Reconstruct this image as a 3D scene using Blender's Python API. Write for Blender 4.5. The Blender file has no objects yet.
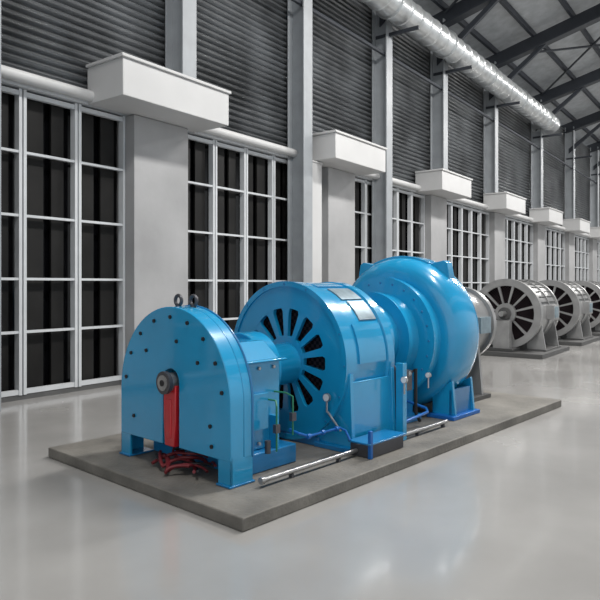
import bpy, bmesh, math, random
from mathutils import Vector, Matrix
random.seed(4)
scene = bpy.context.scene
try:
    scene.view_settings.view_transform = 'Standard'
except Exception:
    pass

# ------------------------------------------------------------ materials
def mat(name, col, rough=0.5, metal=0.0, noise=0.12, nscale=3.0, bump=0.0, bscale=40.0, coat=0.0, rvar=0.0, spec=0.5, crough=0.12):
    m = bpy.data.materials.new(name); m.use_nodes = True
    nt = m.node_tree; b = nt.nodes['Principled BSDF']
    b.inputs['Roughness'].default_value = rough
    b.inputs['Metallic'].default_value = metal
    b.inputs['Coat Weight'].default_value = coat
    b.inputs['Coat Roughness'].default_value = crough
    b.inputs['Specular IOR Level'].default_value = spec
    tc = nt.nodes.new('ShaderNodeTexCoord')
    n = nt.nodes.new('ShaderNodeTexNoise'); n.inputs['Scale'].default_value = nscale; n.inputs['Detail'].default_value = 6
    nt.links.new(tc.outputs['Object'], n.inputs['Vector'])
    r = nt.nodes.new('ShaderNodeValToRGB')
    r.color_ramp.elements[0].position = 0.3; r.color_ramp.elements[1].position = 0.7
    r.color_ramp.elements[0].color = (*[c*(1-noise) for c in col], 1)
    r.color_ramp.elements[1].color = (*[min(1, c*(1+noise)) for c in col], 1)
    nt.links.new(n.outputs['Fac'], r.inputs['Fac'])
    nt.links.new(r.outputs['Color'], b.inputs['Base Color'])
    if rvar > 0:
        mr = nt.nodes.new('ShaderNodeMapRange')
        mr.inputs['From Min'].default_value = 0.3; mr.inputs['From Max'].default_value = 0.7
        mr.inputs['To Min'].default_value = rough-rvar; mr.inputs['To Max'].default_value = rough+rvar
        nt.links.new(n.outputs['Fac'], mr.inputs['Value']); nt.links.new(mr.outputs['Result'], b.inputs['Roughness'])
    if bump > 0:
        n2 = nt.nodes.new('ShaderNodeTexNoise'); n2.inputs['Scale'].default_value = bscale; n2.inputs['Detail'].default_value = 4
        nt.links.new(tc.outputs['Object'], n2.inputs['Vector'])
        bp = nt.nodes.new('ShaderNodeBump'); bp.inputs['Strength'].default_value = bump; bp.inputs['Distance'].default_value = 0.02
        nt.links.new(n2.outputs['Fac'], bp.inputs['Height']); nt.links.new(bp.outputs['Normal'], b.inputs['Normal'])
    return m

M = {}
M['blue'] = mat('blue_paint', (0.010, 0.30, 0.57), 0.25, noise=0.08, nscale=2, coat=0.8, crough=.06)
M['blue2'] = mat('blue_paint_deep', (0.008, 0.18, 0.42), 0.30, noise=0.1, nscale=2, coat=0.6, crough=.08)
M['blueroyal'] = mat('blue_pipe_paint', (0.008, 0.12, 0.42), 0.35, noise=0.08)
M['red'] = mat('red_paint', (0.50, 0.012, 0.02), 0.3, noise=0.12, coat=.4)
M['cable'] = mat('cable_rubber', (0.16, 0.012, 0.018), 0.5)
M['black'] = mat('black_rubber', (0.012, 0.012, 0.014), 0.5)
M['steel'] = mat('bare_steel', (0.42, 0.42, 0.42), 0.32, 0.8, noise=0.15, nscale=8)
M['darksteel'] = mat('dark_steel', (0.10, 0.10, 0.11), 0.45, 0.6)
M['green'] = mat('green_paint', (0.02, 0.20, 0.10), 0.4)
M['white'] = mat('white_enamel', (0.75, 0.76, 0.77), 0.4, noise=0.04)
M['plate'] = mat('plate_alu', (0.22, 0.29, 0.33), 0.4, 0.4, noise=0.2, nscale=10)
M['plinth'] = mat('plinth_concrete', (0.155, 0.146, 0.13), 0.6, noise=0.34, nscale=2.2, bump=0.35, bscale=25)
M['floor'] = mat('floor_epoxy', (0.36, 0.352, 0.34), 0.22, noise=0.13, nscale=0.5, rvar=0.06, bump=0.012, bscale=3.0, spec=0.8, coat=.5, crough=.09)
M['frame'] = mat('window_frame_white', (0.62, 0.64, 0.66), 0.4, noise=0.05)
M['pane'] = mat('window_dark_pane', (0.004, 0.004, 0.005), 0.15, noise=0.3, spec=.3)
M['slat'] = mat('window_slat', (0.013, 0.0125, 0.012), 0.5, noise=0.4, nscale=1.2, spec=.25)
M['pillar'] = mat('pillar_plaster', (0.37, 0.37, 0.375), 0.55, noise=0.14, nscale=0.8, bump=0.08, bscale=12)
M['boxw'] = mat('duct_box_paint', (0.57, 0.57, 0.57), 0.5, noise=0.05, nscale=1)
M['louvre'] = mat('louvre_sheet', (0.24, 0.25, 0.26), 0.30, 0.5, noise=0.45, nscale=0.7)
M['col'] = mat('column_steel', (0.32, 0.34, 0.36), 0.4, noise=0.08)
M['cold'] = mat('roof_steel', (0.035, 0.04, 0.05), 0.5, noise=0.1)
M['roof'] = mat('roof_sheet', (0.40, 0.42, 0.44), 0.5, noise=0.15)
M['duct'] = mat('galvanised_duct', (0.58, 0.60, 0.61), 0.28, 0.65, noise=0.18, nscale=3)
M['grey'] = mat('generator_grey_paint', (0.32, 0.32, 0.32), 0.32, 0.4, noise=0.15, nscale=3)
M['grey2'] = mat('generator_grey_dark', (0.09, 0.09, 0.09), 0.4, 0.3, noise=0.12)
M['pallet'] = mat('pallet_dark', (0.07, 0.07, 0.07), 0.6)
M['base'] = mat('skirting_dark', (0.10, 0.10, 0.10), 0.5)

def mesh_mat():
    m = mat('dark_wire_mesh', (0.015, 0.015, 0.02), 0.7)
    nt = m.node_tree; b = nt.nodes['Principled BSDF']
    b.inputs['Specular IOR Level'].default_value = .15
    tc = nt.nodes.new('ShaderNodeTexCoord')
    ck = nt.nodes.new('ShaderNodeTexChecker'); ck.inputs['Scale'].default_value = 26
    ck.inputs['Color1'].default_value = (0.004, 0.004, 0.006, 1); ck.inputs['Color2'].default_value = (0.035, 0.022, 0.026, 1)
    nt.links.new(tc.outputs['Object'], ck.inputs['Vector'])
    for l in list(b.inputs['Base Color'].links): nt.links.remove(l)
    nt.links.new(ck.outputs['Color'], b.inputs['Base Color'])
    return m
M['mesh'] = mesh_mat()

# ------------------------------------------------------------ builder
class B:
    def __init__(s): s.bm = bmesh.new(); s.ms = []
    def mi(s, m):
        if m not in s.ms: s.ms.append(m)
        return s.ms.index(m)
    def f(s, vs, m):
        try:
            fc = s.bm.faces.new(vs); fc.material_index = s.mi(m)
        except ValueError: pass
    def box(s, x0, x1, y0, y1, z0, z1, m):
        s.prism([(y0, z0), (y1, z0), (y1, z1), (y0, z1)], 'x', x0, x1, m)
    def prism(s, pts, ax, a0, a1, m):
        def P(a, u, v):
            return {'x': (a, u, v), 'y': (u, a, v), 'z': (u, v, a)}[ax]
        A = [s.bm.verts.new(P(a0, *p)) for p in pts]; C = [s.bm.verts.new(P(a1, *p)) for p in pts]
        n = len(pts)
        s.f(A[::-1], m); s.f(C, m)
        for i in range(n): s.f([A[i], A[(i+1) % n], C[(i+1) % n], C[i]], m)
    def rings(s, rs, m, closed=False, cap=True):
        V = [[s.bm.verts.new(p) for p in r] for r in rs]
        n = len(rs[0]); k = len(V)
        for j in range(k if closed else k-1):
            a, b = V[j], V[(j+1) % k]
            for i in range(n): s.f([a[i], a[(i+1) % n], b[(i+1) % n], b[i]], m)
        if cap and not closed: s.f(V[0][::-1], m); s.f(V[-1], m)
    def tube(s, pts, r, m, n=10):
        pts = [Vector(p) for p in pts]; rs = []
        up = None
        for i, p in enumerate(pts):
            t = (pts[min(i+1, len(pts)-1)]-pts[max(i-1, 0)]).normalized()
            if up is None:
                up = Vector((0, 0, 1)) if abs(t.z) < .9 else Vector((1, 0, 0))
            a = t.cross(up).normalized(); up = a.cross(t).normalized()
            rr = r[i] if isinstance(r, (list, tuple)) else r
            rs.append([p+a*math.cos(2*math.pi*k/n)*rr+up*math.sin(2*math.pi*k/n)*rr for k in range(n)])
        s.rings(rs, m)
    def cyl(s, p0, p1, r, m, n=24): s.tube([p0, p1], r, m, n)
    def lathe(s, prof, cy, cz, m, n=72, cap=True):
        s.rings([[(x, cy+r*math.cos(2*math.pi*k/n), cz+r*math.sin(2*math.pi*k/n)) for k in range(n)] for x, r in prof], m, cap=cap)
    def sector(s, r0, r1, a0, a1, x0, x1, cy, cz, m, n=6):
        rs = []
        for i in range(n+1):
            a = a0+(a1-a0)*i/n; c, d = math.cos(a), math.sin(a)
            rs.append([(x0, cy+r0*c, cz+r0*d), (x0, cy+r1*c, cz+r1*d), (x1, cy+r1*c, cz+r1*d), (x1, cy+r0*c, cz+r0*d)])
        full = abs(abs(a1-a0)-2*math.pi) < 1e-4
        if full: s.rings(rs[:-1], m, closed=True)
        else: s.rings(rs, m)
    def torus(s, c, R, r, m, u=(0, 1, 0), v=(0, 0, 1), n=24, k=8):
        c, u, v = Vector(c), Vector(u), Vector(v); w = u.cross(v)
        s.rings([[c+(u*math.cos(a)+v*math.sin(a))*(R+r*math.cos(2*math.pi*j/k))+w*r*math.sin(2*math.pi*j/k) for j in range(k)]
                 for a in [2*math.pi*i/n for i in range(n)]], m, closed=True)
    def done(s, name, parent=None, bevel=0.0, ang=35, loc=None, rz=None):
        bmesh.ops.recalc_face_normals(s.bm, faces=s.bm.faces)
        me = bpy.data.meshes.new(name); s.bm.to_mesh(me); s.bm.free()
        for m in s.ms: me.materials.append(m)
        me.polygons.foreach_set('use_smooth', [True]*len(me.polygons))
        me.set_sharp_from_angle(angle=math.radians(ang))
        o = bpy.data.objects.new(name, me); scene.collection.objects.link(o)
        if parent: o.parent = parent
        if loc: o.location = loc
        if rz is not None: o.rotation_euler = (0, 0, rz)
        if bevel > 0:
            b = o.modifiers.new('bevel', 'BEVEL'); b.width = bevel; b.segments = 2; b.limit_method = 'ANGLE'; b.angle_limit = math.radians(40)
        return o
def empty(name, loc=(0, 0, 0), rz=0):
    e = bpy.data.objects.new(name, None); scene.collection.objects.link(e)
    e.location = loc; e.rotation_euler = (0, 0, rz); e.empty_display_size = .2
    return e

# ------------------------------------------------------------ hall shell
X0, X1 = -12.0, 96.0
P = 6.62
b = B(); b.box(X0, X1, -30, 0.5, -0.2, 0, M['floor']); b.done('floor')
ZT = 11.5
b = B()
b.box(X0, X1, 0.3, 0.5, 0, ZT, M['base'])
z = 5.28; sp = 0.145
prof = []
while z < ZT-0.1:
    prof += [(0.05, z), (-0.045, z+0.02), (-0.08, z+0.05), (0.035, z+sp-0.025)]
    z += sp
prof += [(0.3, z), (0.3, 5.28)]
b.prism(prof, 'x', X0, X1, M['louvre'])
b.done('wall_left', ang=25)

rails = [0.13, 1.12, 2.0, 3.05, 4.1, 5.07]
wi = 1
PL, PR = 7.76, 9.15
for i in range(-2, 13):
    a, c = PR+P*(i-1)+.005, PL+P*i-.005
    b = B()
    b.box(a, c, 0.24, 0.29, 0, 5.14, M['pane'])
    npan = 5; w = (c-a)/npan
    b.box(a, c, -0.02, 0.24, 0.0, 0.08, M['base'])
    for k in range(npan):
        x0, x1 = a+k*w, a+(k+1)*w
        for j in range(2):
            xs = x0+0.10+(w-0.20)*(j+.5)/2
            ww = .15 if (k+j) % 2 else .12
            b.box(xs-ww, xs+ww, 0.12, 0.17, 0.1, 5.1, M['slat'])
        b.box(x0+0.014, x0+0.066, -0.04, 0.1, 0.08, 5.14, M['frame'])
        b.box(x1-0.066, x1-0.014, -0.04, 0.1, 0.08, 5.14, M['frame'])
        for r in rails:
            t = 0.04 if r in (rails[0], rails[-1]) else 0.021
            b.box(x0+0.066, x1-0.066, -0.03, 0.05, r-t, r+t, M['frame'])
    b.done('window_%d' % wi); wi += 1
for i in range(-2, 12):
    o = P*i
    b = B(); b.box(PL+o, PR+o, -0.28, 0.3, 0.1, 5.14, M['pillar'])
    b.box(PL+o, PR+o, -0.30, 0.2, 0, 0.1, M['base'])
    b.done('wall_pillar' if i == -2 else 'wall_pillar.%03d' % (i+2), bevel=0.008)
    b = B(); b.box(6.86+o, 9.50+o, -1.1, -0.09, 5.15, 5.80, M['boxw'])
    b.box(6.82+o, 9.54+o, -1.14, -0.09, 5.80, 5.86, M['boxw'])
    b.done('air_handling_box' if i == -2 else 'air_handling_box.%03d' % (i+2), bevel=0.012)
b = B()
b.cyl((X0, -0.2, 5.28), (X1, -0.2, 5.28), 0.10, M['boxw'], 16)
b.box(X0, X1, -0.12, 0.05, 5.15, 5.24, M['frame'])
b.done('trim_1')
cols = [-7.5, -3.4, .7, 4.8, 8.87, 12.95, 17.25, 21.5, 26.9, 33.8, 40.7, 47.6, 54.5, 61.4, 68.3, 75.2, 82.1, 89]
for i, x in enumerate(cols):
    lo = 5.88 if any(6.8+P*k < x < 9.6+P*k for k in range(-3, 12)) else 0
    b = B()
    b.box(x-.19, x+.19, -0.62, -0.58, lo, ZT, M['col'])
    b.box(x-.19, x+.19, -0.14, -0.10, lo, ZT, M['col'])
    b.box(x-.02, x+.02, -0.60, -0.12, lo, ZT, M['col'])
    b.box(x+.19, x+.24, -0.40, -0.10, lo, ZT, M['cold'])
    b.done('steel_column' if i == 0 else 'steel_column.%03d' % i, bevel=0.006)
b = B(); b.box(13.22, 13.74, -0.5, -0.06, 0, 5.08, M['boxw']); b.box(13.2, 13.76, -0.52, -0.06, 5.08, 5.13, M['boxw']); b.done('electrical_riser_cabinet', bevel=.012)
# spiral duct
b = B(); prof = []
x = X0
while x < 33:
    prof += [(x, .42), (x+.03, .445), (x+.06, .42), (x+.6, .42)]
    if int(round((x-X0)/.66)) % 6 == 0: prof += [(x+.61, .48), (x+.65, .48)]
    x += .66
b.lathe(prof, -1.1, 10.15, M['duct'], 28)
b.tube([(x-.1, -1.1, 10.15), (x+.2, -1.1, 10.15), (x+.42, -.98, 10.15), (x+.55, -.7, 10.15), (x+.58, -.4, 10.15), (x+.58, -.1, 10.15)], .42, M['duct'], 28)
b.done('ventilation_duct', ang=20)
b = B()
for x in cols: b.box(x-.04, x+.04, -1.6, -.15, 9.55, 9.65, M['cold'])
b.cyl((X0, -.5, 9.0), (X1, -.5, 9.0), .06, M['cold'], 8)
b.done('duct_bracket_rail')
# roof
m_ = 0.26; RY = -14.0
def rz_(y): return ZT + m_*(-y if y > RY else (-RY-(RY-y)))
b = B()
for x in cols:
    for y0, y1 in ((0.4, RY), (RY, -28.4)):
        z0, z1 = rz_(y0), rz_(y1)
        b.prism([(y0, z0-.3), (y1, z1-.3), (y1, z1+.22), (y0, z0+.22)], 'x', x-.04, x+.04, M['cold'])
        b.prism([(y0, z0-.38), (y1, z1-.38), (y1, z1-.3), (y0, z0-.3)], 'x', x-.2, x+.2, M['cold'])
    b.prism([(-.3, 9.9), (-.3, 10.2), (-2.6, rz_(-2.6)-.25), (-2.95, rz_(-2.95)-.25)], 'x', x-.07, x+.07, M['cold'])
    b.box(x-.16, x+.16, -28.6, -28.2, 0, ZT, M['col'])
y = -0.6
while y > -28:
    b.box(X0, X1, y-.06, y+.06, rz_(y)+.18, rz_(y)+.40, M['cold']); y -= 1.55
for k in range(0, len(cols)-1, 2):
    xa, xb = cols[k], cols[k+1]
    for (ya, yb) in ((-.6, -6.8), (-6.8, -.6)):
        b.tube([(xa, ya, rz_(ya)+.1), (xb, yb, rz_(yb)+.1)], .05, M['cold'], 6)
b.done('ceiling_rafters')
b = B()
def sheet(ya, yb, xa, xb):
    b.prism([(ya, rz_(ya)+.42), (yb, rz_(yb)+.42), (yb, rz_(yb)+.47), (ya, rz_(ya)+.47)], 'x', xa, xb, M['roof'])
sheet(.6, -6.8, X0, X1)
sheet(-8.35, RY, X0, X1)
sheet(RY, -19.2, X0, X1)
sheet(-22.7, -28.6, X0, X1)
b.done('ceiling')
b = B(); b.box(X1, X1+.3, -28.6, .5, 0, 15.3, M['louvre']); b.done('wall_far')

# ------------------------------------------------------------ plinth
MO = (3.626, -6.691, 0); MR = math.radians(-5.7)
b = B(); b.box(0, 6.75, 0, 3.15, 0, .110, M['plinth'])
b.done('machine_plinth', bevel=.012, loc=MO, rz=MR)
# ------------------------------------------------------------ machine
T = empty('hydro_turbine_generator', (MO[0], MO[1], .112), MR)
class BM(B):
    def done(s, name, parent=None, **k):
        bmesh.ops.translate(s.bm, verts=s.bm.verts, vec=(0, 0, -.112))
        return B.done(s, name, parent, **k)
ZB = .112; CY = 1.46; CZ = .96
def arch(w, zc, zb, notch=None, n=36):
    pts = [(CY-w, zb)]
    pts += [(CY-w*math.cos(math.pi*i/n), zc+w*math.sin(math.pi*i/n)) for i in range(n+1)]
    pts += [(CY+w, zb)]
    if notch:
        pts += [(CY+notch, zb), (CY+notch, CZ)]
        pts += [(CY+notch*math.cos(math.pi*i/10), CZ+notch*math.sin(math.pi*i/10)) for i in range(1, 10)]
        pts += [(CY-notch, CZ), (CY-notch, zb)]
    return pts
W = .87; ZC = .82
b = BM()
b.prism(arch(W, ZC, .34, .13), 'x', .40, .56, M['blue'])
b.prism(arch(W, ZC, .34), 'x', .56, .66, M['blue'])
b.prism(arch(W+.012, ZC, .34), 'x', .655, .675, M['blue2'])
b.done('guard_housing', T, bevel=.008)
b = BM()
for s in (-1, 1):
    y0 = CY+s*W; y1 = CY+s*(W-.17)
    b.box(.402, .43, min(y0, y1), max(y0, y1), ZB+.015, .38, M['blue'])
    b.box(.402, .67, y0-(.02 if s > 0 else 0), y0+(.02 if s < 0 else 0), ZB+.015, .36, M['blue'])
    b.box(.385, .69, min(y0, y1)-.01, max(y0, y1)+.01, ZB, ZB+.018, M['blue2'])
b.done('guard_feet', T, bevel=.004)
b = BM()
def dot(y, z, r=.019): b.cyl((.385, y, z), (.401, y, z), r, M['black'], 10)
for i in range(9):
    a = math.pi*(.05+.90*i/8); dot(CY+.77*math.cos(a), ZC+.77*math.sin(a))
for y, z in ((-.42, 1.18), (.40, 1.24), (-.10, 1.36), (-.60, .62), (-.62, .44), (.62, .55)): dot(CY+y, z)
b.done('guard_bolts', T)
b = BM()
b.cyl((.34, CY, CZ), (.56, CY, CZ), .09, M['steel'], 28)
b.cyl((.31, CY, CZ), (.35, CY, CZ), .11, M['darksteel'], 28)
b.cyl((.30, CY, CZ), (.312, CY, CZ), .075, M['steel'], 20)
b.cyl((.293, CY, CZ), (.303, CY, CZ), .03, M['black'], 16)
b.done('shaft_end', T)
b = BM()
b.prism([(CY-.075, .34), (CY+.075, .34), (CY+.095, .60), (CY+.095, .93), (CY-.095, .93), (CY-.095, .60)], 'x', .385, .52, M['red'])
b.box(.375, .39, CY-.03, CY+.03, .42, .80, M['red'])
b.done('red_belt_guard', T, bevel=.012)
b = BM()
for k in range(8):
    pts = []
    for i in range(40):
        u = i/39
        pts.append((.34+.10*math.sin(u*7+k*1.3)+.04*k, CY+.22-.66*u*(1 if k % 2 else .8)+.05*math.sin(u*9+k), ZB+.03+.012*k*(1-u)+.06*abs(math.sin(u*5+k*.8))))
    b.tube(pts, .012 if k % 2 else .017, M['cable'] if k not in (3, 5) else M['black'], 8)
b.done('power_cables', T)
b = BM()
for y in (1.36, 1.60):
    b.torus((.60, y, ZC+W+.055), .05, .018, M['darksteel'], n=20)
    b.cyl((.60, y, ZC+W-.03), (.60, y, ZC+W+.015), .03, M['darksteel'], 12)
b.done('lifting_eyes', T)

# bearing pedestal box
b = BM()
b.prism([(.84, .30), (2.08, .30), (2.08, 1.16), (1.86, 1.33), (1.06, 1.33), (.84, 1.16)], 'x', .68, 1.28, M['blue'])
b.box(.70, 1.42, .74, 2.18, ZB, .30, M['blue2'])
b.box(.68, 1.34, .79, 2.13, 1.145, 1.17, M['blue'])
b.lathe([(1.28, .40), (1.55, .40), (1.57, .24), (2.06, .24)], CY, CZ+.03, M['blue'], 40)
b.done('bearing_pedestal', T, bevel=.012)
b = BM()
for x in (.78, .98, 1.18):
    for z in (.36, 1.09): b.cyl((x, .84, z), (x, .815, z), .018, M['steel'], 6)
for x in (.80, 1.15):
    b.box(x-.02, x+.02, .745, .84, .30, .62, M['blue'])
b.box(.88, 1.08, .80, .84, .50, .85, M['blue'])
b.done('pedestal_details', T, bevel=.003)

# generator drum
CZ = 1.035
b = BM()
R = .905; F0, F1 = 2.02, 2.92
b.lathe([(F0+.05, R-.02), (F0+.05, R), (F0+.16, R), (F0+.17, R-.03), (F1-.13, R-.03), (F1-.12, R), (F1, R), (F1, R-.02)], CY, CZ, M['blue'], 96, cap=False)
b.sector(.60, R, 0, 2*math.pi, F0, F0+.055, CY, CZ, M['blue'], 96)
b.sector(.0001, .28, 0, 2*math.pi, F0, F0+.055, CY, CZ, M['blue'], 48)
b.sector(.85, R+.005, 0, 2*math.pi, F0-.02, F0+.055, CY, CZ, M['blue'], 96)
NS = 14
for k in range(NS):
    a = 2*math.pi*(k+.5)/NS
    c, d = math.cos(a), math.sin(a)
    rs = []
    for r, w in ((.27, .028), (.56, .046), (.615, .085)):
        rs.append([(xx, CY+r*c-s*w*d, CZ+r*d+s*w*c) for xx, s in ((F0+.002, -1), (F0+.002, 1), (F0+.05, 1), (F0+.05, -1))])
    b.rings(rs, M['blue'])
b.lathe([(F0+.10, .0001), (F0+.10, R-.03)], CY, CZ, M['mesh'], 48, cap=False)
b.lathe([(F1-.01, .0001), (F1-.01, R-.01)], CY, CZ, M['blue2'], 64, cap=False)
b.lathe([(F1, .55), (F1+.14, .52), (F1+.3, .42), (F1+.5, .40)], CY, CZ, M['blue'], 48)
b.done('generator_drum', T)
b = BM()
def curved(a0, a1, x0, x1, r, m, th=.015): b.sector(r, r+th, math.radians(a0), math.radians(a1), x0, x1, CY, CZ, m, 14)
curved(112, 128, F0+.36, F1-.16, R-.03, M['plate'])
curved(130, 148, F0+.42, F1-.16, R-.03, M['plate'])
curved(151, 180, F0+.24, F1-.16, R-.03, M['blue'], .02)
curved(62, 108, F0+.24, F1-.16, R-.03, M['blue'], .02)
curved(15, 58, F0+.24, F1-.16, R-.03, M['blue'], .02)
for k in range(16):
    a = 2*math.pi*k/16
    b.cyl((F0-.028, CY+.88*math.cos(a), CZ+.88*math.sin(a)), (F0-.01, CY+.88*math.cos(a), CZ+.88*math.sin(a)), .012, M['blue2'], 6)
b.done('drum_panels', T)
b = BM()
for s in (-1, 1):
    y0 = CY+s*.95; y1 = CY+s*.45
    lo, hi = min(y0, y1), max(y0, y1)
    for x in (F0+.03, F1-.09):
        b.prism([(y0, ZB), (y1, ZB), (y1, .42), (CY+s*.92, .95)], 'x', x, x+.06, M['blue'])
    b.box(F0-.02, F1+.02, lo, hi, ZB, ZB+.05, M['blue2'])
    b.box(F0+.05, F1-.05, min(CY+s*.90, CY+s*.86), max(CY+s*.90, CY+s*.86), ZB+.05, .85, M['blue'])
b.box(F0, F1, CY-.5, CY+.5, ZB, ZB+.1, M['blue2'])
b.done('generator_feet', T, bevel=.005)
b = BM()
b.box(2.86, 2.94, .40, .50, ZB, 1.0, M['blue'])
b.box(2.0, 2.62, .24, .50, ZB, .25, M['darksteel'])
b.box(1.97, 2.65, .22, .51, .25, .27, M['blue2'])
b.box(1.98, 2.02, .22, .26, ZB, .40, M['blueroyal'])
b.done('oil_tray', T, bevel=.005)
b = BM()
b.tube([(.62, .42, .17), (2.0, .42, .17)], .022, M['steel'], 14)
b.tube([(2.66, .42, .17), (3.9, .42, .17)], .022, M['steel'], 14)
b.cyl((.60, .42, .17), (.64, .42, .17), .032, M['steel'], 16)
for x in (1.0, 1.7, 3.2, 3.8): b.box(x-.015, x+.015, .40, .44, ZB, .15, M['darksteel'])
b.done('steel_drain_pipe', T)
b = BM()
b.tube([(1.30, .72, .46), (1.30, .60, .44), (1.40, .56, .40), (1.9, .56, .40), (1.97, .54, .36), (1.97, .48, .27)], .014, M['blueroyal'], 10)
for x in (1.40, 1.62, 1.84): b.cyl((x-.02, .56, .40), (x+.02, .56, .40), .026, M['blueroyal'], 12)
b.tube([(2.95, .46, .3), (3.5, .46, .34), (3.7, .6, .34), (3.7, .9, .4)], .018, M['blueroyal'], 10)
b.done('blue_oil_pipes', T)
b = BM()
b.tube([(1.05, .66, .30), (1.05, .66, .74), (1.08, .70, .78), (1.08, .84, .78)], .009, M['green'], 8)
b.tube([(1.28, .66, .42), (1.28, .66, .80), (1.22, .70, .84), (1.20, .84, .84)], .009, M['green'], 8)
b.box(1.02, 1.08, .64, .68, .48, .56, M['darksteel']); b.box(1.25, 1.31, .64, .68, .56, .64, M['darksteel'])
b.cyl((.95, .68, .3), (.95, .68, .42), .03, M['darksteel'], 12)
b.done('green_valve_pipes', T)
b = BM()
def gauge(x, y, z, r=.05):
    b.cyl((x-.03, y, z), (x, y, z), r, M['steel'], 20)
    b.cyl((x-.034, y, z), (x-.029, y, z), r*.85, M['white'], 20)
    b.cyl((x-.015, y, z), (x-.015, y, z-.16), .01, M['steel'], 8)
gauge(F0-.03, .80, .68, .045); gauge(2.84, .36, .82, .04); gauge(3.3, .6, .82, .035); gauge(3.6, .5, .78, .035)
b.cyl((1.99, .80, .52), (1.99, .62, .34), .012, M['steel'], 8)
b.done('pressure_gauges', T)

# turbine
b = BM()
CZ2 = 1.17
b.lathe([(3.25, .40), (3.36, .40), (3.36, .56), (3.44, .56), (3.44, .48), (3.66, .48), (3.66, .64), (3.74, .64), (3.74, .58), (3.92, .62), (3.94, .84), (4.03, .84), (4.03, .78), (4.2, .80), (4.3, .76), (4.9, .72), (5.0, .6), (5.0, .50), (5.1, .5)], CY, CZ2, M['blue'], 96)
b.done('turbine_head_cover', T, ang=28)
b = BM(); rs = []
NA = 96
for i in range(NA):
    u = i/NA
    a = 2*math.pi*u
    rm = .29+.055*math.cos(a-math.radians(100)); Rm = .785
    ring = []
    for k in range(28):
        t = 2*math.pi*k/28
        cc, ss = math.cos(t), math.sin(t)
        sg = lambda v, p: math.copysign(abs(v)**p, v)
        rr = Rm+rm*sg(cc, .72)
        ring.append((4.55+.37*sg(ss, .72), CY+rr*math.cos(a), CZ2+rr*math.sin(a)))
    rs.append(ring)
b.rings(rs, M['blue'], closed=True)
b.done('spiral_casing', T, ang=80)
b = BM()
for k in range(24):
    a = 2*math.pi*k/24
    c, d = math.cos(a), math.sin(a)
    b.cyl((3.925, CY+.76*c, CZ2+.76*d), (3.945, CY+.76*c, CZ2+.76*d), .018, M['blue2'], 6)
for deg in (56, 124):
    a = math.radians(deg); c, d = math.cos(a), math.sin(a)
    rs = [[(xx, CY+r*c-s*w*d, CZ2+r*d+s*w*c) for xx, s in ((4.46, -1), (4.46, 1), (4.60, 1), (4.60, -1))] for r, w in ((1.0, .22), (1.14, .16), (1.27, .03))]
    b.rings(rs, M['blue'])
b.sector(1.02, 1.15, math.radians(66), math.radians(114), 4.42, 4.66, CY, CZ2, M['blue'], 14)
b.done('casing_lugs', T, bevel=.006)
b = BM()
for s in (-1, 1):
    ya, yb = CY+s*.95, CY+s*.60
    for x in (4.30, 4.82):
        b.prism([(ya, ZB), (yb, ZB), (yb, .45), (CY+s*.9, .62)], 'x', x, x+.05, M['blue'])
    b.box(4.2, 4.95, min(ya, yb)-.03, max(ya, yb)+.03, ZB, ZB+.05, M['blueroyal'])
    b.box(4.3, 4.85, min(CY+s*.9, CY+s*.85), max(CY+s*.9, CY+s*.85), ZB, .5, M['blue2'])
b.box(3.35, 3.95, .95, 1.97, ZB, .66, M['blue2'])
b.box(3.3, 4.0, .85, 2.07, ZB, .2, M['blue2'])
b.done('turbine_feet', T, bevel=.006)
b = BM()
for k, (x, y) in enumerate(((3.15, .75), (3.30, .80), (3.55, .72))):
    b.tube([(x, y+.3, 1.0-.08*k), (x, y, .96-.08*k), (x, y-.06, .85), (x, y-.06, .3), (x+.1, y-.06, .18)], .022, M['black'] if k != 1 else M['blue2'], 8)
b.box(3.18, 3.34, .58, .78, .62, .86, M['darksteel'])
b.done('hydraulic_hoses', T)
b = BM()
b.lathe([(5.0, .52), (5.1, .52), (5.1, .60), (5.18, .60), (5.18, .54), (5.65, .54), (5.65, .57), (5.7, .57), (5.7, .54), (6.2, .54), (6.2, .60), (6.3, .60), (6.3, .3)], CY, 1.27, M['grey'], 64)
for x in (5.3, 6.0):
    b.prism([(CY-.5, ZB), (CY+.5, ZB), (CY+.42, .95), (CY-.42, .95)], 'x', x, x+.06, M['grey'])
b.box(5.2, 6.2, CY-.55, CY+.55, ZB, ZB+.06, M['grey2'])
b.box(5.75, 6.1, CY-.60, CY-.52, 1.15, 1.4, M['plate'])
b.done('draft_tube', T)

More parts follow.
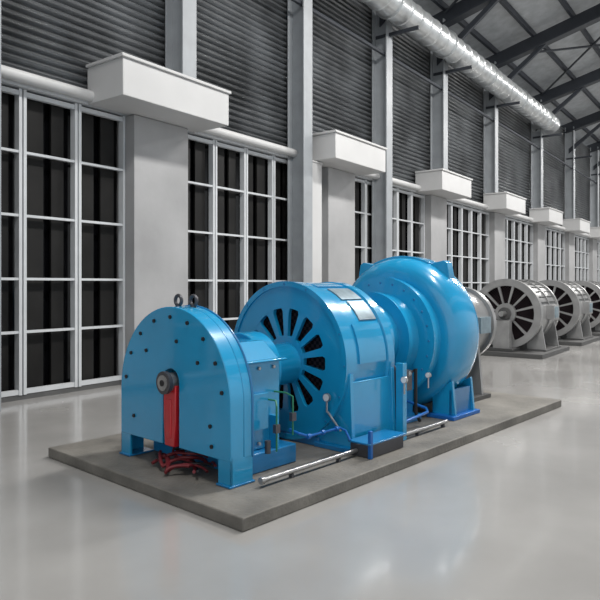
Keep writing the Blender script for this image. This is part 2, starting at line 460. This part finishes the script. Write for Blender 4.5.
# ------------------------------------------------------------ grey generators in a row
def grey_gen(name, loc):
    E = empty(name, loc)
    r, cz = .95, 1.12
    b = B()
    b.lathe([(.1, r), (.22, r), (.22, r-.06), (1.0, r-.06), (1.0, r-.02), (1.06, r-.02), (1.06, r-.06), (1.75, r-.06), (1.75, r), (1.87, r), (1.87, .4), (2.1, .35), (2.1, .2)], 0, cz, M['grey'], 64, cap=False)
    b.sector(.76, r, 0, 2*math.pi, .04, .11, 0, cz, M['grey'], 64)
    b.sector(.0001, .28, 0, 2*math.pi, 0, .11, 0, cz, M['grey'], 32)
    for k in range(12):
        a = 2*math.pi*(k+.5)/12; c, d = math.cos(a), math.sin(a)
        b.rings([[(xx, q*c-s*w*d, cz+q*d+s*w*c) for xx, s in ((.05, -1), (.05, 1), (.10, 1), (.10, -1))] for q, w in ((.26, .022), (.78, .035))], M['grey'])
    b.lathe([(.3, .0001), (.3, r-.07)], 0, cz, M['mesh'], 40, cap=False)
    b.lathe([(-.35, .07), (0, .07)], 0, cz, M['steel'], 20)
    b.lathe([(-.08, .17), (0, .17)], 0, cz, M['grey2'], 24)
    for k in range(14):
        a = math.radians(20+k*140/13)
        b.sector(r-.07, r-.03, a-.012, a+.012, .24, 1.74, 0, cz, M['grey2'], 1)
    b.done('stator_body', E)
    b = B()
    for s in (-1, 1):
        for x in (.3, 1.6):
            b.prism([(s*1.0, .12), (s*.5, .12), (s*.5, .5), (s*.88, .85)], 'x', x, x+.06, M['grey'])
        b.box(.2, 1.75, min(s*1.02, s*.5), max(s*1.02, s*.5), .12, .17, M['grey2'])
    b.box(.25, 1.7, -.5, .5, .12, .35, M['grey2'])
    b.box(-.35, -.1, -.22, .22, .12, cz-.18, M['grey'])
    b.box(-.4, 0.2, -.35, .35, .12, .2, M['grey2'])
    b.done('feet', E, bevel=.006)
    b = B()
    b.box(.8, 1.3, -1.08, -.80, .95, 1.35, M['grey']); b.box(.85, 1.2, -1.1, -1.07, 1.0, 1.3, M['plate'])
    b.done('terminal_box', E, bevel=.01)
    b = B()
    b.box(-.6, 2.2, -1.15, 1.15, 0, .12, M['pallet'])
    b.done('skid', E, bevel=.006)
for k in range(5):
    grey_gen('grey_generator' if k == 0 else 'grey_generator.%03d' % k, (17.2+k*4.3, -4.2, 0))

# ------------------------------------------------------------ lights
w = bpy.data.worlds.new('World'); scene.world = w; w.use_nodes = True
bg = w.node_tree.nodes['Background']; bg.inputs['Color'].default_value = (.93, .97, 1, 1); bg.inputs['Strength'].default_value = 0.88
def area(name, loc, rot, sx, sy, e, col=(1, 1, 1)):
    l = bpy.data.lights.new(name, 'AREA'); l.shape = 'RECTANGLE'; l.size = sx; l.size_y = sy; l.energy = e; l.color = col
    o = bpy.data.objects.new(name, l); scene.collection.objects.link(o); o.location = loc; o.rotation_euler = rot
for i, x in enumerate((3, 11, 20, 30, 42, 56, 72)):  # unseen area lights without fittings, added below the roof to brighten the hall
    area('overhead_fill_light' if i == 0 else 'overhead_fill_light.%03d' % i, (x, -8.5, 12.6), (0, 0, 0), 4, 1.2, (800, 1200, 1400, 1600, 1600, 1500, 1500)[i], (1, .98, .95))

# ------------------------------------------------------------ camera
cd = bpy.data.cameras.new('camera'); cam = bpy.data.objects.new('camera', cd); scene.collection.objects.link(cam)
cam.location = (0, -9.91, 1.9); cam.rotation_euler = (math.radians(90), 0, math.radians(-53.6))
cd.lens = 37.8; cd.sensor_width = 36; cd.shift_y = -0.025; cd.clip_end = 300
scene.camera = cam
